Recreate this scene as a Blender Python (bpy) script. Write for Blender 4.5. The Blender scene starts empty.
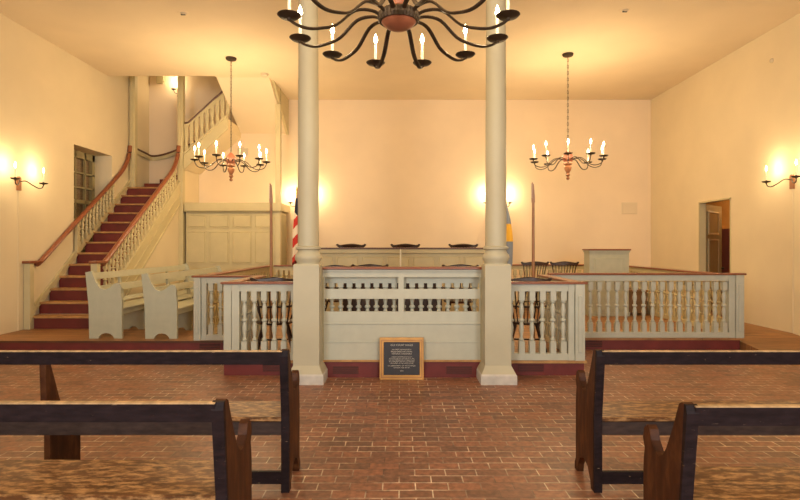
import bpy, bmesh, math, random
from mathutils import Vector, Matrix
random.seed(7)
PI = math.pi
S = bpy.context.scene
C = S.collection

# ---------------------------------------------------------------- camera, world, light, exposure
F = 533.0                                   # focal length in pixels (800 wide)
cam_d = bpy.data.cameras.new('camera'); cam = bpy.data.objects.new('camera', cam_d); C.objects.link(cam)
cam.location = (0, 0, 1.6); cam.rotation_euler = (PI/2, 0, 0)
cam_d.lens = F/800*36; cam_d.sensor_width = 36; cam_d.shift_y = -0.005; cam_d.clip_end = 100
S.camera = cam
S.view_settings.view_transform = 'Standard'; S.view_settings.look = 'None'
S.view_settings.gamma = 1; S.view_settings.use_curve_mapping = False
S.view_settings.exposure = 0.16
w = bpy.data.worlds.new('world'); S.world = w; w.use_nodes = True
w.node_tree.nodes['Background'].inputs[0].default_value = (0.9, 0.8, 0.6, 1)
w.node_tree.nodes['Background'].inputs[1].default_value = 0.15

def area(name, loc, rot, sx, sy, power, col):
    l = bpy.data.lights.new(name, 'AREA'); l.shape = 'RECTANGLE'; l.size = sx; l.size_y = sy
    l.energy = power; l.color = col
    o = bpy.data.objects.new(name, l); o.location = loc; o.rotation_euler = rot; C.objects.link(o); return o
# added area lights behind the camera for assumed window daylight; no windows built
area('assumed_window_light', (-3.0, -3.8, 2.7), (PI/2, 0, 0), 1.8, 2.8, 280, (0.94, 0.98, 1.0))
area('assumed_window_light', (3.0, -3.8, 2.7), (PI/2, 0, 0), 1.8, 2.8, 280, (0.94, 0.98, 1.0))
CANDLE = (1.0, 0.74, 0.42)
P_CHAND, P_BIG, P_SCONCE, P_REAR = 28.0, 17.0, 15.0, 22.0

# ---------------------------------------------------------------- materials
MATS = {}
def mat(name, col, rough=0.6, var=0.06, scale=6.0, bump=0.0, stretch=None, metal=0.0, col2=None, detail=4, spec=0.5):
    if name in MATS: return MATS[name]
    m = bpy.data.materials.new(name); m.use_nodes = True
    nt = m.node_tree; b = nt.nodes['Principled BSDF']
    b.inputs['Roughness'].default_value = rough; b.inputs['Metallic'].default_value = metal
    b.inputs['Specular IOR Level'].default_value = spec
    tc = nt.nodes.new('ShaderNodeTexCoord'); mp = nt.nodes.new('ShaderNodeMapping')
    if stretch: mp.inputs['Scale'].default_value = stretch
    nz = nt.nodes.new('ShaderNodeTexNoise'); nz.inputs['Scale'].default_value = scale; nz.inputs['Detail'].default_value = detail
    nt.links.new(tc.outputs['Object'], mp.inputs[0]); nt.links.new(mp.outputs[0], nz.inputs['Vector'])
    cr = nt.nodes.new('ShaderNodeValToRGB')
    c2 = col2 if col2 else tuple(c*(1-var*2) for c in col)
    c1 = col if col2 else tuple(min(1, c*(1+var)) for c in col)
    cr.color_ramp.elements[0].position = 0.3; cr.color_ramp.elements[1].position = 0.7
    cr.color_ramp.elements[0].color = (*c2, 1); cr.color_ramp.elements[1].color = (*c1, 1)
    nt.links.new(nz.outputs['Fac'], cr.inputs[0]); nt.links.new(cr.outputs[0], b.inputs['Base Color'])
    if bump:
        bp = nt.nodes.new('ShaderNodeBump'); bp.inputs['Strength'].default_value = bump; bp.inputs['Distance'].default_value = 0.01
        nt.links.new(nz.outputs['Fac'], bp.inputs['Height']); nt.links.new(bp.outputs[0], b.inputs['Normal'])
    MATS[name] = m; return m
def emit(name, col, s):
    m = bpy.data.materials.new(name); m.use_nodes = True; nt = m.node_tree
    b = nt.nodes['Principled BSDF']; b.inputs['Base Color'].default_value = (*col, 1)
    b.inputs['Emission Color'].default_value = (*col, 1); b.inputs['Emission Strength'].default_value = s
    MATS[name] = m; return m
def worn(name, base, wear, lo, hi, scale, stretch, rough=0.5, var2=None):
    """paint or varnish with scratches and rubbed patches showing the wood"""
    m = mat(name, base, rough, 0.2, 5, 0.15, stretch)
    nt = m.node_tree; b = nt.nodes['Principled BSDF']
    tc = nt.nodes.new('ShaderNodeTexCoord'); mp = nt.nodes.new('ShaderNodeMapping'); mp.inputs['Scale'].default_value = stretch
    nz = nt.nodes.new('ShaderNodeTexNoise'); nz.inputs['Scale'].default_value = scale; nz.inputs['Detail'].default_value = 9
    nz.inputs['Roughness'].default_value = 0.65
    nt.links.new(tc.outputs['Object'], mp.inputs[0]); nt.links.new(mp.outputs[0], nz.inputs['Vector'])
    mr = nt.nodes.new('ShaderNodeMapRange'); mr.inputs[1].default_value = lo; mr.inputs[2].default_value = hi
    nt.links.new(nz.outputs['Fac'], mr.inputs[0])
    mx = nt.nodes.new('ShaderNodeMix'); mx.data_type = 'RGBA'
    src = b.inputs['Base Color'].links[0].from_socket
    nt.links.new(mr.outputs[0], mx.inputs[0]); nt.links.new(src, mx.inputs[6]); mx.inputs[7].default_value = (*wear, 1)
    nt.links.new(mx.outputs[2], b.inputs['Base Color'])
    return m
def spec(m, v): m.node_tree.nodes['Principled BSDF'].inputs['Specular IOR Level'].default_value = v
def brick_mat():
    m = bpy.data.materials.new('brick_paving'); m.use_nodes = True; nt = m.node_tree; b = nt.nodes['Principled BSDF']
    tc = nt.nodes.new('ShaderNodeTexCoord')
    nzw = nt.nodes.new('ShaderNodeTexNoise'); nzw.inputs['Scale'].default_value = 3
    mixv = nt.nodes.new('ShaderNodeMix'); mixv.data_type = 'VECTOR'; mixv.inputs[0].default_value = 0.012
    nt.links.new(tc.outputs['Object'], nzw.inputs['Vector'])
    nt.links.new(tc.outputs['Object'], mixv.inputs[4]); nt.links.new(nzw.outputs['Color'], mixv.inputs[5])
    br = nt.nodes.new('ShaderNodeTexBrick'); br.inputs['Scale'].default_value = 1
    br.inputs['Brick Width'].default_value = 0.215; br.inputs['Row Height'].default_value = 0.108
    br.inputs['Mortar Size'].default_value = 0.0048; br.inputs['Mortar Smooth'].default_value = 0.3; br.inputs['Bias'].default_value = -0.1
    br.inputs['Color1'].default_value = (0.32, 0.128, 0.065, 1); br.inputs['Color2'].default_value = (0.17, 0.078, 0.045, 1)
    br.inputs['Mortar'].default_value = (0.5, 0.36, 0.22, 1)
    nt.links.new(mixv.outputs[1], br.inputs['Vector'])
    # mortar fades in and out, faces are blotched
    n1 = nt.nodes.new('ShaderNodeTexNoise'); n1.inputs['Scale'].default_value = 2.2; n1.inputs['Detail'].default_value = 6
    n2 = nt.nodes.new('ShaderNodeTexNoise'); n2.inputs['Scale'].default_value = 22; n2.inputs['Detail'].default_value = 8
    for n in (n1, n2): nt.links.new(tc.outputs['Object'], n.inputs['Vector'])
    mm = nt.nodes.new('ShaderNodeMapRange'); mm.inputs[1].default_value = 0.38; mm.inputs[2].default_value = 0.62
    nt.links.new(n1.outputs['Fac'], mm.inputs[0])
    mc = nt.nodes.new('ShaderNodeMix'); mc.data_type = 'RGBA'; mc.inputs[6].default_value = (0.17, 0.08, 0.045, 1); mc.inputs[7].default_value = (0.75, 0.60, 0.43, 1)
    nt.links.new(mm.outputs[0], mc.inputs[0]); nt.links.new(mc.outputs[2], br.inputs['Mortar'])
    mr = nt.nodes.new('ShaderNodeMapRange'); mr.inputs[1].default_value = 0.3; mr.inputs[2].default_value = 0.7; mr.inputs[3].default_value = 0.62; mr.inputs[4].default_value = 1.3
    nt.links.new(n2.outputs['Fac'], mr.inputs[0])
    ml = nt.nodes.new('ShaderNodeVectorMath'); ml.operation = 'SCALE'
    nt.links.new(br.outputs['Color'], ml.inputs[0]); nt.links.new(mr.outputs[0], ml.inputs['Scale'])
    nt.links.new(ml.outputs[0], b.inputs['Base Color'])
    b.inputs['Roughness'].default_value = 0.42; b.inputs['Specular IOR Level'].default_value = 0.5
    bp = nt.nodes.new('ShaderNodeBump'); bp.inputs['Strength'].default_value = 0.5; bp.inputs['Distance'].default_value = 0.004; bp.invert = True
    nt.links.new(br.outputs['Fac'], bp.inputs['Height']); nt.links.new(bp.outputs[0], b.inputs['Normal'])
    return m
M_brick = brick_mat()
def board_mat():
    m = mat('floor_boards', (0.42, 0.20, 0.07), 0.5, 0.2, 3, 0, (1.2, 18, 1)); nt = m.node_tree; b = nt.nodes['Principled BSDF']
    tc = nt.nodes.new('ShaderNodeTexCoord'); br = nt.nodes.new('ShaderNodeTexBrick'); br.inputs['Scale'].default_value = 1
    br.inputs['Brick Width'].default_value = 3.1; br.inputs['Row Height'].default_value = 0.14; br.inputs['Mortar Size'].default_value = 0.003
    br.inputs['Color1'].default_value = (1, 1, 1, 1); br.inputs['Color2'].default_value = (0.75, 0.72, 0.7, 1); br.inputs['Mortar'].default_value = (0.25, 0.2, 0.2, 1)
    nt.links.new(tc.outputs['Object'], br.inputs['Vector'])
    mx = nt.nodes.new('ShaderNodeMix'); mx.data_type = 'RGBA'; mx.blend_type = 'MULTIPLY'; mx.inputs[0].default_value = 1
    nt.links.new(b.inputs['Base Color'].links[0].from_socket, mx.inputs[6]); nt.links.new(br.outputs['Color'], mx.inputs[7])
    nt.links.new(mx.outputs[2], b.inputs['Base Color']); return m
M_board = board_mat()
M_wall = mat('wall_plaster', (0.75, 0.63, 0.41), 0.85, 0.02, 1.5, 0.05)
M_wallb = mat('brightened_wall_plaster', (0.86, 0.69, 0.47), 0.85, 0.02, 1.5, 0.05)  # peach back wall, its brighter lighting put into the plaster colour
M_ceil = mat('ceiling_plaster', (0.78, 0.64, 0.43), 0.9, 0.02, 1.2)
M_white = mat('cream_paint', (0.50, 0.49, 0.385), 0.45, 0.03, 8)
M_pew = mat('pale_grey_paint', (0.47, 0.46, 0.33), 0.45, 0.03, 8)
M_tan = mat('olive_cream_paint', (0.58, 0.49, 0.27), 0.5, 0.03, 4)
M_olive = mat('olive_paint', (0.36, 0.30, 0.15), 0.5, 0.05, 4)
M_col = mat('column_paint', (0.50, 0.45, 0.31), 0.5, 0.03, 3)
M_stone = mat('plinth_stone', (0.60, 0.56, 0.50), 0.7, 0.08, 9, 0.1)
M_cap = mat('red_brown_rail', (0.27, 0.083, 0.034), 0.32, 0.12, 5, 0, (2, 14, 14))
M_red = mat('oxblood_paint', (0.16, 0.022, 0.018), 0.5, 0.12, 5)
M_riser = mat('dark_red_riser', (0.15, 0.020, 0.014), 0.5, 0.12, 5)
M_nose = mat('worn_wood_nosing', (0.46, 0.24, 0.08), 0.5, 0.15, 9)
M_iron = mat('wrought_iron', (0.055, 0.035, 0.02), 0.5, 0.2, 12, 0.1, None, 0.5)
M_hub = mat('turned_wood', (0.36, 0.15, 0.06), 0.45, 0.15, 9)
M_copper = mat('reddish_turned_wood', (0.30, 0.10, 0.05), 0.45, 0.1, 9)
M_wax = mat('candle_sleeve', (0.9, 0.82, 0.62), 0.6, 0.02, 5)
M_dark = mat('dark_walnut', (0.045, 0.02, 0.012), 0.4, 0.2, 8, 0, (4, 4, 1))
M_walnut = mat('brown_walnut', (0.13, 0.05, 0.022), 0.4, 0.2, 8, 0, (4, 4, 1))
M_staff = mat('brown_staff_wood', (0.34, 0.14, 0.04), 0.35, 0.1, 8)
M_highlight = mat('blade_highlight', (0.62, 0.48, 0.33), 0.35, 0.05, 8)
M_bend = worn('bench_end_brown', (0.060, 0.018, 0.006), (0.12, 0.045, 0.014), 0.50, 0.75, 5, (1, 3, 1))
M_bback = worn('bench_dark_paint', (0.019, 0.011, 0.012), (0.34, 0.22, 0.13), 0.655, 0.70, 6, (3, 3, 9), 0.55)
M_bseat = worn('bench_seat_worn', (0.11, 0.040, 0.010), (0.40, 0.21, 0.08), 0.46, 0.62, 9, (1.2, 3.4, 3.4), 0.42)
spec(M_bback, 0.12); spec(M_bend, 0.2); spec(M_bseat, 0.3)
M_edge = mat('rubbed_wood_edge', (0.48, 0.30, 0.14), 0.5, 0.25, 8, 0, (3, 1, 1))
M_vent = mat('vent_dark', (0.012, 0.006, 0.006), 0.6, 0.1, 5)
M_gold = mat('gilt_frame', (0.62, 0.33, 0.10), 0.35, 0.12, 7, 0, None, 0.35)
M_plaque = mat('dark_bronze', (0.030, 0.026, 0.030), 0.5, 0.1, 9)
M_text = mat('pale_lettering', (0.62, 0.56, 0.46), 0.5, 0.02, 5)
M_orange = mat('corridor_orange', (0.62, 0.30, 0.07), 0.8, 0.05, 2)
M_maroon = mat('maroon_door', (0.16, 0.03, 0.018), 0.6, 0.08, 4)
M_blind = mat('brown_shutter', (0.26, 0.15, 0.06), 0.6, 0.15, 6, 0, (1, 1, 6))
M_plast = mat('cream_plastic', (0.62, 0.52, 0.36), 0.5, 0.02, 5)
M_door = mat('door_olive', (0.44, 0.36, 0.17), 0.5, 0.04, 4)
M_apron = mat('bench_apron', (0.050, 0.030, 0.024), 0.6, 0.2, 6, 0, (2, 6, 6))
spec(M_apron, 0.2)
M_black = mat('black_socket', (0.02, 0.017, 0.015), 0.5, 0.05, 5)
E_flame = emit('lit_bulb', (1.0, 0.80, 0.48), 30.0)
def glass_mat():
    m = bpy.data.materials.new('window_glass'); m.use_nodes = True; nt = m.node_tree
    g = nt.nodes.new('ShaderNodeBsdfGlossy'); g.inputs['Roughness'].default_value = 0.05
    t = nt.nodes.new('ShaderNodeBsdfTransparent'); mx = nt.nodes.new('ShaderNodeMixShader'); mx.inputs[0].default_value = 0.1
    nt.links.new(t.outputs[0], mx.inputs[1]); nt.links.new(g.outputs[0], mx.inputs[2])
    nt.links.new(mx.outputs[0], nt.nodes['Material Output'].inputs[0]); return m
M_glass = glass_mat()

# ---------------------------------------------------------------- mesh helpers
def BM(): return bmesh.new()
def bx(bm, x0, x1, y0, y1, z0, z1, bev=0.0):
    vs = [bm.verts.new((x, y, z)) for x in (x0, x1) for y in (y0, y1) for z in (z0, z1)]
    fs = [bm.faces.new([vs[i] for i in f]) for f in ((0,1,3,2), (4,6,7,5), (0,4,5,1), (2,3,7,6), (0,2,6,4), (1,5,7,3))]
    if bev:
        es = list({e for f in fs for e in f.edges})
        bmesh.ops.bevel(bm, geom=es, offset=bev, segments=1, affect='EDGES')
    return bm
def prism(bm, pts, axis, a, b):
    """polygon pts extruded along axis ('x': pts are (y,z); 'y': (x,z); 'z': (x,y)) from a to b"""
    def P(p, t):
        return {'x': (t, p[0], p[1]), 'y': (p[0], t, p[1]), 'z': (p[0], p[1], t)}[axis]
    A = [bm.verts.new(P(p, a)) for p in pts]; B = [bm.verts.new(P(p, b)) for p in pts]
    bm.faces.new(A); bm.faces.new(B[::-1]); n = len(pts)
    for i in range(n): bm.faces.new((A[i], B[i], B[(i+1) % n], A[(i+1) % n]))
    return bm
def lathe(bm, prof, seg=14, ctr=(0, 0, 0), square=False):
    rings = []
    off = PI/4 if square else 0
    for r, z in prof:
        rings.append([bm.verts.new((ctr[0]+max(r, 1e-4)*math.cos(2*PI*i/seg+off), ctr[1]+max(r, 1e-4)*math.sin(2*PI*i/seg+off), ctr[2]+z)) for i in range(seg)])
    for a, b in zip(rings, rings[1:]):
        for i in range(seg): bm.faces.new((a[i], a[(i+1) % seg], b[(i+1) % seg], b[i]))
    bm.faces.new(rings[0][::-1]); bm.faces.new(rings[-1]); return bm
def tube(bm, pts, r, seg=8, flat=1.0, r2=None):
    pts = [Vector(p) for p in pts]; rings = []; n = len(pts); up0 = Vector((0, 0, 1))
    for i, p in enumerate(pts):
        t = (pts[min(i+1, n-1)] - pts[max(i-1, 0)]).normalized()
        u = up0 if abs(t.z) < 0.95 else Vector((0, 1, 0))
        s = t.cross(u).normalized(); v = s.cross(t).normalized()
        rr = r if r2 is None else r + (r2-r)*i/(n-1)
        rings.append([bm.verts.new(p + s*rr*math.cos(2*PI*k/seg) + v*rr*flat*math.sin(2*PI*k/seg)) for k in range(seg)])
    for a, b in zip(rings, rings[1:]):
        for k in range(seg): bm.faces.new((a[k], a[(k+1) % seg], b[(k+1) % seg], b[k]))
    bm.faces.new(rings[0][::-1]); bm.faces.new(rings[-1]); return bm
def smooth_pts(ctrl, n=6):
    P = [Vector(p) for p in ctrl]; out = []
    for i in range(len(P)-1):
        p0 = P[max(i-1, 0)]; p1 = P[i]; p2 = P[i+1]; p3 = P[min(i+2, len(P)-1)]
        for k in range(n):
            t = k/n; out.append(0.5*((2*p1)+(-p0+p2)*t+(2*p0-5*p1+4*p2-p3)*t*t+(-p0+3*p1-3*p2+p3)*t**3))
    out.append(P[-1]); return out
def obj(name, bm, m, parent=None, smooth=False, label=None, loc=None):
    bmesh.ops.recalc_face_normals(bm, faces=bm.faces[:])
    me = bpy.data.meshes.new(name); bm.to_mesh(me); bm.free(); me.materials.append(m)
    if smooth:
        for p in me.polygons: p.use_smooth = True
        try: me.set_sharp_from_angle(angle=math.radians(40))
        except Exception: pass
    o = bpy.data.objects.new(name, me); C.objects.link(o)
    if parent: o.parent = parent
    if label: o['label'] = label
    if loc: o.location = loc
    return o
def thing(name, label, cat, loc=(0, 0, 0), rz=0, group=None):
    o = bpy.data.objects.new(name, None); o.empty_display_size = 0.1; C.objects.link(o)
    o.location = loc; o.rotation_euler = (0, 0, rz); return tag(o, label, cat, group)
def tag(o, label, cat, group=None):
    o['label'] = label; o['category'] = cat
    if group: o['group'] = group
    return o
def struct(name, bm, m, parent=None):
    o = obj(name, bm, m, parent)
    if not parent: o['kind'] = 'structure'
    return o
def dup(o, parent=None, loc=None, rz=None, label=None):
    kids = [c for c in bpy.data.objects if c.parent is o]
    c = o.copy(); C.objects.link(c); c.parent = parent
    if loc is not None: c.location = loc
    if rz is not None: c.rotation_euler = (0, 0, rz)
    if label: c['label'] = label
    for k in kids: dup(k, c)
    return c
def lamp(name, parent, loc, power, r=0.02, col=CANDLE):
    l = bpy.data.lights.new(name, 'POINT'); l.energy = power; l.color = col; l.shadow_soft_size = r
    o = bpy.data.objects.new(name, l); C.objects.link(o); o.parent = parent; o.location = loc; return o

# ---------------------------------------------------------------- room shell
W, H, YB, ZP = 6.4, 5.33, 13.6, 0.18
YF = 6.58                 # front edge of the court platform
YS = 7.98                 # front edge of the platform on the left
YSR = 8.20                # and on the right
struct('floor', bx(BM(), -W, W, -4, YB, -0.1, 0.0), M_brick)
bm = BM()                 # wooden platform, wide behind and projecting in the middle
prism(bm, [(-W, YS), (-2.20, YS), (-2.20, YF), (2.30, YF), (2.30, YSR), (5.26, YSR), (5.26, 8.7), (W, 8.7), (W, YB), (-W, YB)], 'z', ZP-0.03, ZP)
struct('floor', bm, M_board)
bm = BM(); e = 0.02
prism(bm, [(-W, YS+e), (-2.20+e, YS+e), (-2.20+e, YF+e), (2.30-e, YF+e), (2.30-e, YSR+e), (5.26-e, YSR+e), (5.26-e, 8.7), (W, 8.7), (W, YB), (-W, YB)], 'z', 0.0, ZP-0.03)
struct('platform_riser', bm, M_red)
bm = BM(); bx(bm, -2.205, -1.0, YF-0.014, YF+0.03, ZP-0.026, ZP+0.002); bx(bm, 1.04, 2.305, YF-0.014, YF+0.03, ZP-0.026, ZP+0.002)
struct('trim_5', bm, M_nose)
struct('ramp', prism(BM(), [(7.1, 0.0), (8.7, ZP), (8.7, 0.0)], 'x', 5.26, W), M_board)
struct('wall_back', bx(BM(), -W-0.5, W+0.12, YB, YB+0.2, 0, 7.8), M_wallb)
# left wall with a deep window recess
WY0, WY1, WZ0, WZ1 = 10.46, 11.84, 1.45, 3.60
bm = BM(); T = W+0.5
for b_ in ((-4, WY0, 0, 7.8), (WY1, YB, 0, 7.8), (WY0, WY1, WZ1, 7.8), (WY0, WY1, 0, WZ0)): bx(bm, -T, -W, *b_)
struct('wall_left', bm, M_wall)
# right wall with a doorway
DY0, DY1, DZ = 10.30, 11.41, 2.54; TR = W+0.12
bm = BM()
for b_ in ((-4, DY0, 0, H), (DY1, YB, 0, H), (DY0, DY1, DZ, H)): bx(bm, W, TR, *b_)
struct('wall_right', bm, M_wall)
struct('wall_front', bx(BM(), -W-0.5, TR, -4.2, -4, 0, H), M_wall)
bm = BM(); HX, HY = -4.06, 11.7
bx(bm, -W-0.5, TR, -4.2, HY, H, H+0.2); bx(bm, HX, TR, HY, YB, H, H+0.2)
struct('ceiling', bm, M_ceil)
# shaft above the stair
bm = BM(); bx(bm, -W, HX, HY-0.1, HY, H+0.2, 7.8); bx(bm, HX, HX+0.1, HY-0.1, YB, H+0.2, 7.8)
struct('wall_stairwell', bm, M_wall)
struct('ceiling', bx(BM(), -W-0.5, HX+0.1, HY-0.1, YB+0.2, 7.8, 7.9), M_ceil)
# sloping soffit of the stair overhead with its end fin
struct('trim_1', prism(BM(), [(HY+0.1, H), (YB, H), (YB, 4.47)], 'x', HX, -2.90), M_ceil)
bm = BM(); prism(bm, [(HY+0.30, H), (YB, H), (YB, 4.44), (YB-0.05, 4.44)], 'x', -2.90, -2.84)
struct('trim_2', bm, M_tan)
struct('trim_3', bx(BM(), -2.84, -2.825, 12.62, 12.65, 4.86, H), M_olive)

# window in the left recess
win = obj('window_1', bx(BM(), -6.90, -6.86, WY0, WY1, WZ0, WZ1), M_blind); win['kind'] = 'structure'
bm = BM(); fx0, fx1 = -6.86, -6.78
def wbox(y0, y1, z0, z1, dx=0): bx(bm, fx0+dx, fx1, y0, y1, z0, z1)
wbox(WY0, WY0+0.09, WZ0, WZ1); wbox(WY1-0.09, WY1, WZ0, WZ1); wbox(WY0, WY1, WZ1-0.14, WZ1); wbox(WY0, WY1, WZ0, WZ0+0.06)
wbox(WY0, WY1, 2.50, 2.58)
for k in (1, 2, 3): y = WY0+(WY1-WY0)*k/4; wbox(y-0.018, y+0.018, WZ0, WZ1, 0.03)
for z in (1.80, 2.15, 2.84, 3.15): wbox(WY0, WY1, z-0.016, z+0.016, 0.03)
f = struct('window_frame', bm, M_olive, win)
struct('pane', bx(BM(), -6.835, -6.83, WY0, WY1, WZ0, WZ1), M_glass, win)

# door standing open in the right wall, corridor beyond
door = obj('door_1', bx(BM(), 0, 0.98, 0, 0.045, ZP, DZ-0.05), M_door); door['kind'] = 'structure'
door.location = (W+0.125, DY1+0.01, 0); door.rotation_euler = (0, 0, math.atan2(0.63, 0.75))
for (x0, x1, z0, z1) in ((0.20, 0.72, 1.88, 2.32), (0.20, 0.72, 0.62, 1.72)):
    bm = BM(); bx(bm, x0, x1, -0.015, 0.0, z0, z1, 0.012); p = obj('door_panel', bm, M_door, door)
    bm = BM(); q = 0.03
    for b_ in ((x0-q, x1+q, z0-q, z0), (x0-q, x1+q, z1, z1+q), (x0-q, x0, z0, z1), (x1, x1+q, z0, z1)): bx(bm, b_[0], b_[1], -0.03, 0, b_[2], b_[3], 0.004)
    obj('panel_moulding', bm, M_tan, p)
bm = BM(); lathe(bm, [(0.0, -0.03), (0.025, -0.02), (0.03, 0), (0.025, 0.02), (0, 0.03)], 10, (0.92, -0.04, 1.1)); obj('door_knob', bm, M_iron, door, True)
bm = BM()
for b_ in ((W-0.01, TR+0.01, DY1-0.03, DY1, ZP, DZ), (W-0.01, TR+0.01, DY0, DY0+0.03, ZP, DZ), (W-0.01, TR+0.01, DY0, DY1, DZ-0.03, DZ)): bx(bm, *b_)
struct('trim_4', bm, M_tan)
struct('floor', bx(BM(), TR, 8.3, 9.0, 15.5, 0.0, ZP), M_board)
bm = BM(); bx(bm, 8.2, 8.3, 9.0, 15.5, ZP, 3.2); bx(bm, TR, 8.2, 15.4, 15.5, ZP, 3.2); bx(bm, TR, 8.2, 9.0, 9.1, ZP, 3.2)
struct('wall_corridor', bm, M_orange)
struct('ceiling', bx(BM(), TR, 8.3, 9.0, 15.5, 3.2, 3.3), M_ceil)
struct('door_2', bx(BM(), 8.14, 8.20, 11.5, 13.6, ZP, 2.03), M_maroon)
cl = thing('added_corridor_lamp', 'added ceiling lamp, out of view, lighting the corridor beyond the right door', 'ceiling lamp', (7.85, 12.3, 3.2))  # added lamp, unseen, put in to light the corridor's far wall
obj('lamp_base', lathe(BM(), [(0.12, -0.02), (0.12, 0)], 16), M_iron, cl, True)
obj('lamp_shade', lathe(BM(), [(0.02, -0.12), (0.08, -0.10), (0.11, -0.05), (0.11, -0.02)], 16), E_flame, cl, True)
lamp('corridor_fill_light', cl, (0, 0, -0.25), 25, 0.08)

# ---------------------------------------------------------------- columns
def column(x, y, label):
    t = thing('column', label, 'column', (x, y, 0), 0, 'columns at the front of the court')
    obj('plinth', lathe(BM(), [(0.295, 0), (0.295, 0.10), (0.28, 0.12)], 4, square=True), M_stone, t, label='whitish stone plinth')
    bm = BM(); lathe(bm, [(0.28, 0.12), (0.215, 0.21), (0.213, 1.37), (0.20, 1.39)], 4, square=True); obj('pedestal', bm, M_col, t)
    bm = BM(); lathe(bm, [(0.135, 1.39), (0.135, 1.41), (0.155, 1.44), (0.16, 1.47), (0.15, 1.50), (0.128, 1.52), (0.122, 1.55), (0.148, 1.565), (0.15, 1.585), (0.125, 1.60)], 32)
    obj('moulded_collar', bm, M_col, t, True)
    obj('shaft', lathe(BM(), [(0.124, 1.60), (0.122, 3.0), (0.112, H-0.25), (0.112, H-0.2)], 32), M_col, t, True)
    obj('capital', lathe(BM(), [(0.112, H-0.2), (0.15, H-0.18), (0.15, H-0.14), (0.12, H-0.12), (0.19, H-0.05), (0.19, H)], 32), M_col, t, True)
column(-1.09, 6.34, 'round cream column on square pedestal left of the framed plaque')
column(1.14, 6.34, 'round cream column on square pedestal right of the framed plaque')

# ---------------------------------------------------------------- balustrades
def baluster_bm(h=1.0, blk=0.028, seg=12, rr=1.0):
    """turned baluster of height h: square top block, vase, ring, vase, square foot"""
    bm = BM(); q = blk*math.sqrt(2)
    lathe(bm, [(q, 0), (q, 0.20*h)], 4, square=True)
    prof = [(0.020, 0.20), (0.027, 0.215), (0.027, 0.23), (0.017, 0.25), (0.016, 0.28), (0.024, 0.36), (0.027, 0.41), (0.022, 0.46), (0.016, 0.50),
            (0.028, 0.515), (0.031, 0.53), (0.028, 0.545), (0.016, 0.56), (0.018, 0.60), (0.026, 0.66), (0.027, 0.70), (0.020, 0.76), (0.015, 0.795),
            (0.026, 0.81), (0.026, 0.825), (0.018, 0.84)]
    lathe(bm, [(r*rr, z*h) for r, z in prof], seg)
    lathe(bm, [(q, 0.84*h), (q, h)], 4, square=True)
    bmesh.ops.recalc_face_normals(bm, faces=bm.faces[:]); return bm
def mesh_of(name, bm, m, smooth=True):
    me = bpy.data.meshes.new(name); bm.to_mesh(me); bm.free(); me.materials.append(m)
    if smooth:
        for p in me.polygons: p.use_smooth = True
        me.set_sharp_from_angle(angle=math.radians(35))
    return me
BAL_H = 0.79
me_bal = mesh_of('baluster', baluster_bm(BAL_H, 0.035, 12, 1.2), M_white)
me_bal_tan = mesh_of('baluster', baluster_bm(BAL_H, 0.035, 12, 1.2), M_tan)
RH = 0.975
def balustrade(label, x, y, L, rz, posts, n, m=None, mb=None, cap=(0, 0), b0=None, b1=None, h=RH, group=None, capm=None, br=0.085):
    """run along local +x of length L; posts: list of (x0, x1, panelled)"""
    m = m or M_white; mb = mb or me_bal
    t = thing('balustrade', label, 'balustrade', (x, y, ZP), rz, group)
    obj('cap_rail', bx(BM(), -cap[0], L+cap[1], -0.075, 0.075, h-0.028, h, 0.006), capm or M_cap, t)
    obj('top_rail', bx(BM(), 0, L, -0.04, 0.04, h-0.118, h-0.028), m, t)
    obj('bottom_rail', bx(BM(), 0, L, -0.04, 0.04, 0, br, 0.004), m, t)
    for (a, b, pan) in posts:
        p = obj('post', bx(BM(), a+0.003, b-0.003, -0.066 if pan else -0.046, 0.046, 0, h-0.03, 0.003), m, t)
        if pan:
            c, w_ = (a+b)/2, (b-a)/2-0.035
            bm = BM(); bx(bm, c-w_, c+w_, -0.078, -0.06, 0.10, h-0.17, 0.006); obj('raised_panel', bm, m, p)
    a = b0 if b0 is not None else 0; b = b1 if b1 is not None else L
    for k in range(n):
        o = bpy.data.objects.new('baluster', mb); C.objects.link(o); o.parent = t
        o.location = (a+(b-a)*(k+0.5)/n, 0, br-0.007)
    return t
g = 'balustrades around the court enclosure'
yr = YF+0.07
balustrade('short front run of the cream balustrade left of the left column', -2.19, yr, 0.96, 0, [(0, 0.10, False), (0.10, 0.20, False)], 6, cap=(0.03, 0), b0=0.19, b1=0.93, group=g)
balustrade('cream balustrade hidden behind the slotted front panel between the columns', -1.0, yr+0.02, 2.08, 0, [], 19, group=g, b0=-0.02, b1=2.1, h=1.075, capm=M_white, br=0.25)
balustrade('short front run of the cream balustrade right of the right column', 1.30, yr, 0.99, 0, [(0.785, 0.865, False), (0.865, 0.99, True)], 6, cap=(0, 0.03), b0=0.02, b1=0.80, group=g)
balustrade('side run of the cream balustrade going back from the left front corner', -2.11, yr+0.08, YS-YF-0.05, PI/2, [], 10, group=g, cap=(0, 0.03))
balustrade('side run of the cream balustrade going back from the right front corner', 2.22, yr+0.08, YSR-YF-0.05, PI/2, [], 10, group=g, cap=(0, 0.03))
balustrade('left wing of the cream balustrade beside the white pews', -3.10, YS+0.08, 0.90, 0, [(0, 0.11, True), (0.11, 0.19, False)], 5, cap=(0.03, 0), b0=0.18, b1=0.87, group=g)
balustrade('long right wing of the cream balustrade with many turned balusters', 2.31, YSR+0.08, 3.0, 0, [(2.77, 2.87, False), (2.87, 3.0, True)], 20, cap=(0, 0.03), b0=0.02, b1=2.79, group=g, h=RH+0.025)
balustrade('long left side run of balustrade receding to the panelled closet', -3.02, YS+0.16, 4.2, PI/2, [(4.1, 4.2, False)], 30, M_tan, me_bal_tan, group=g)
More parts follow.
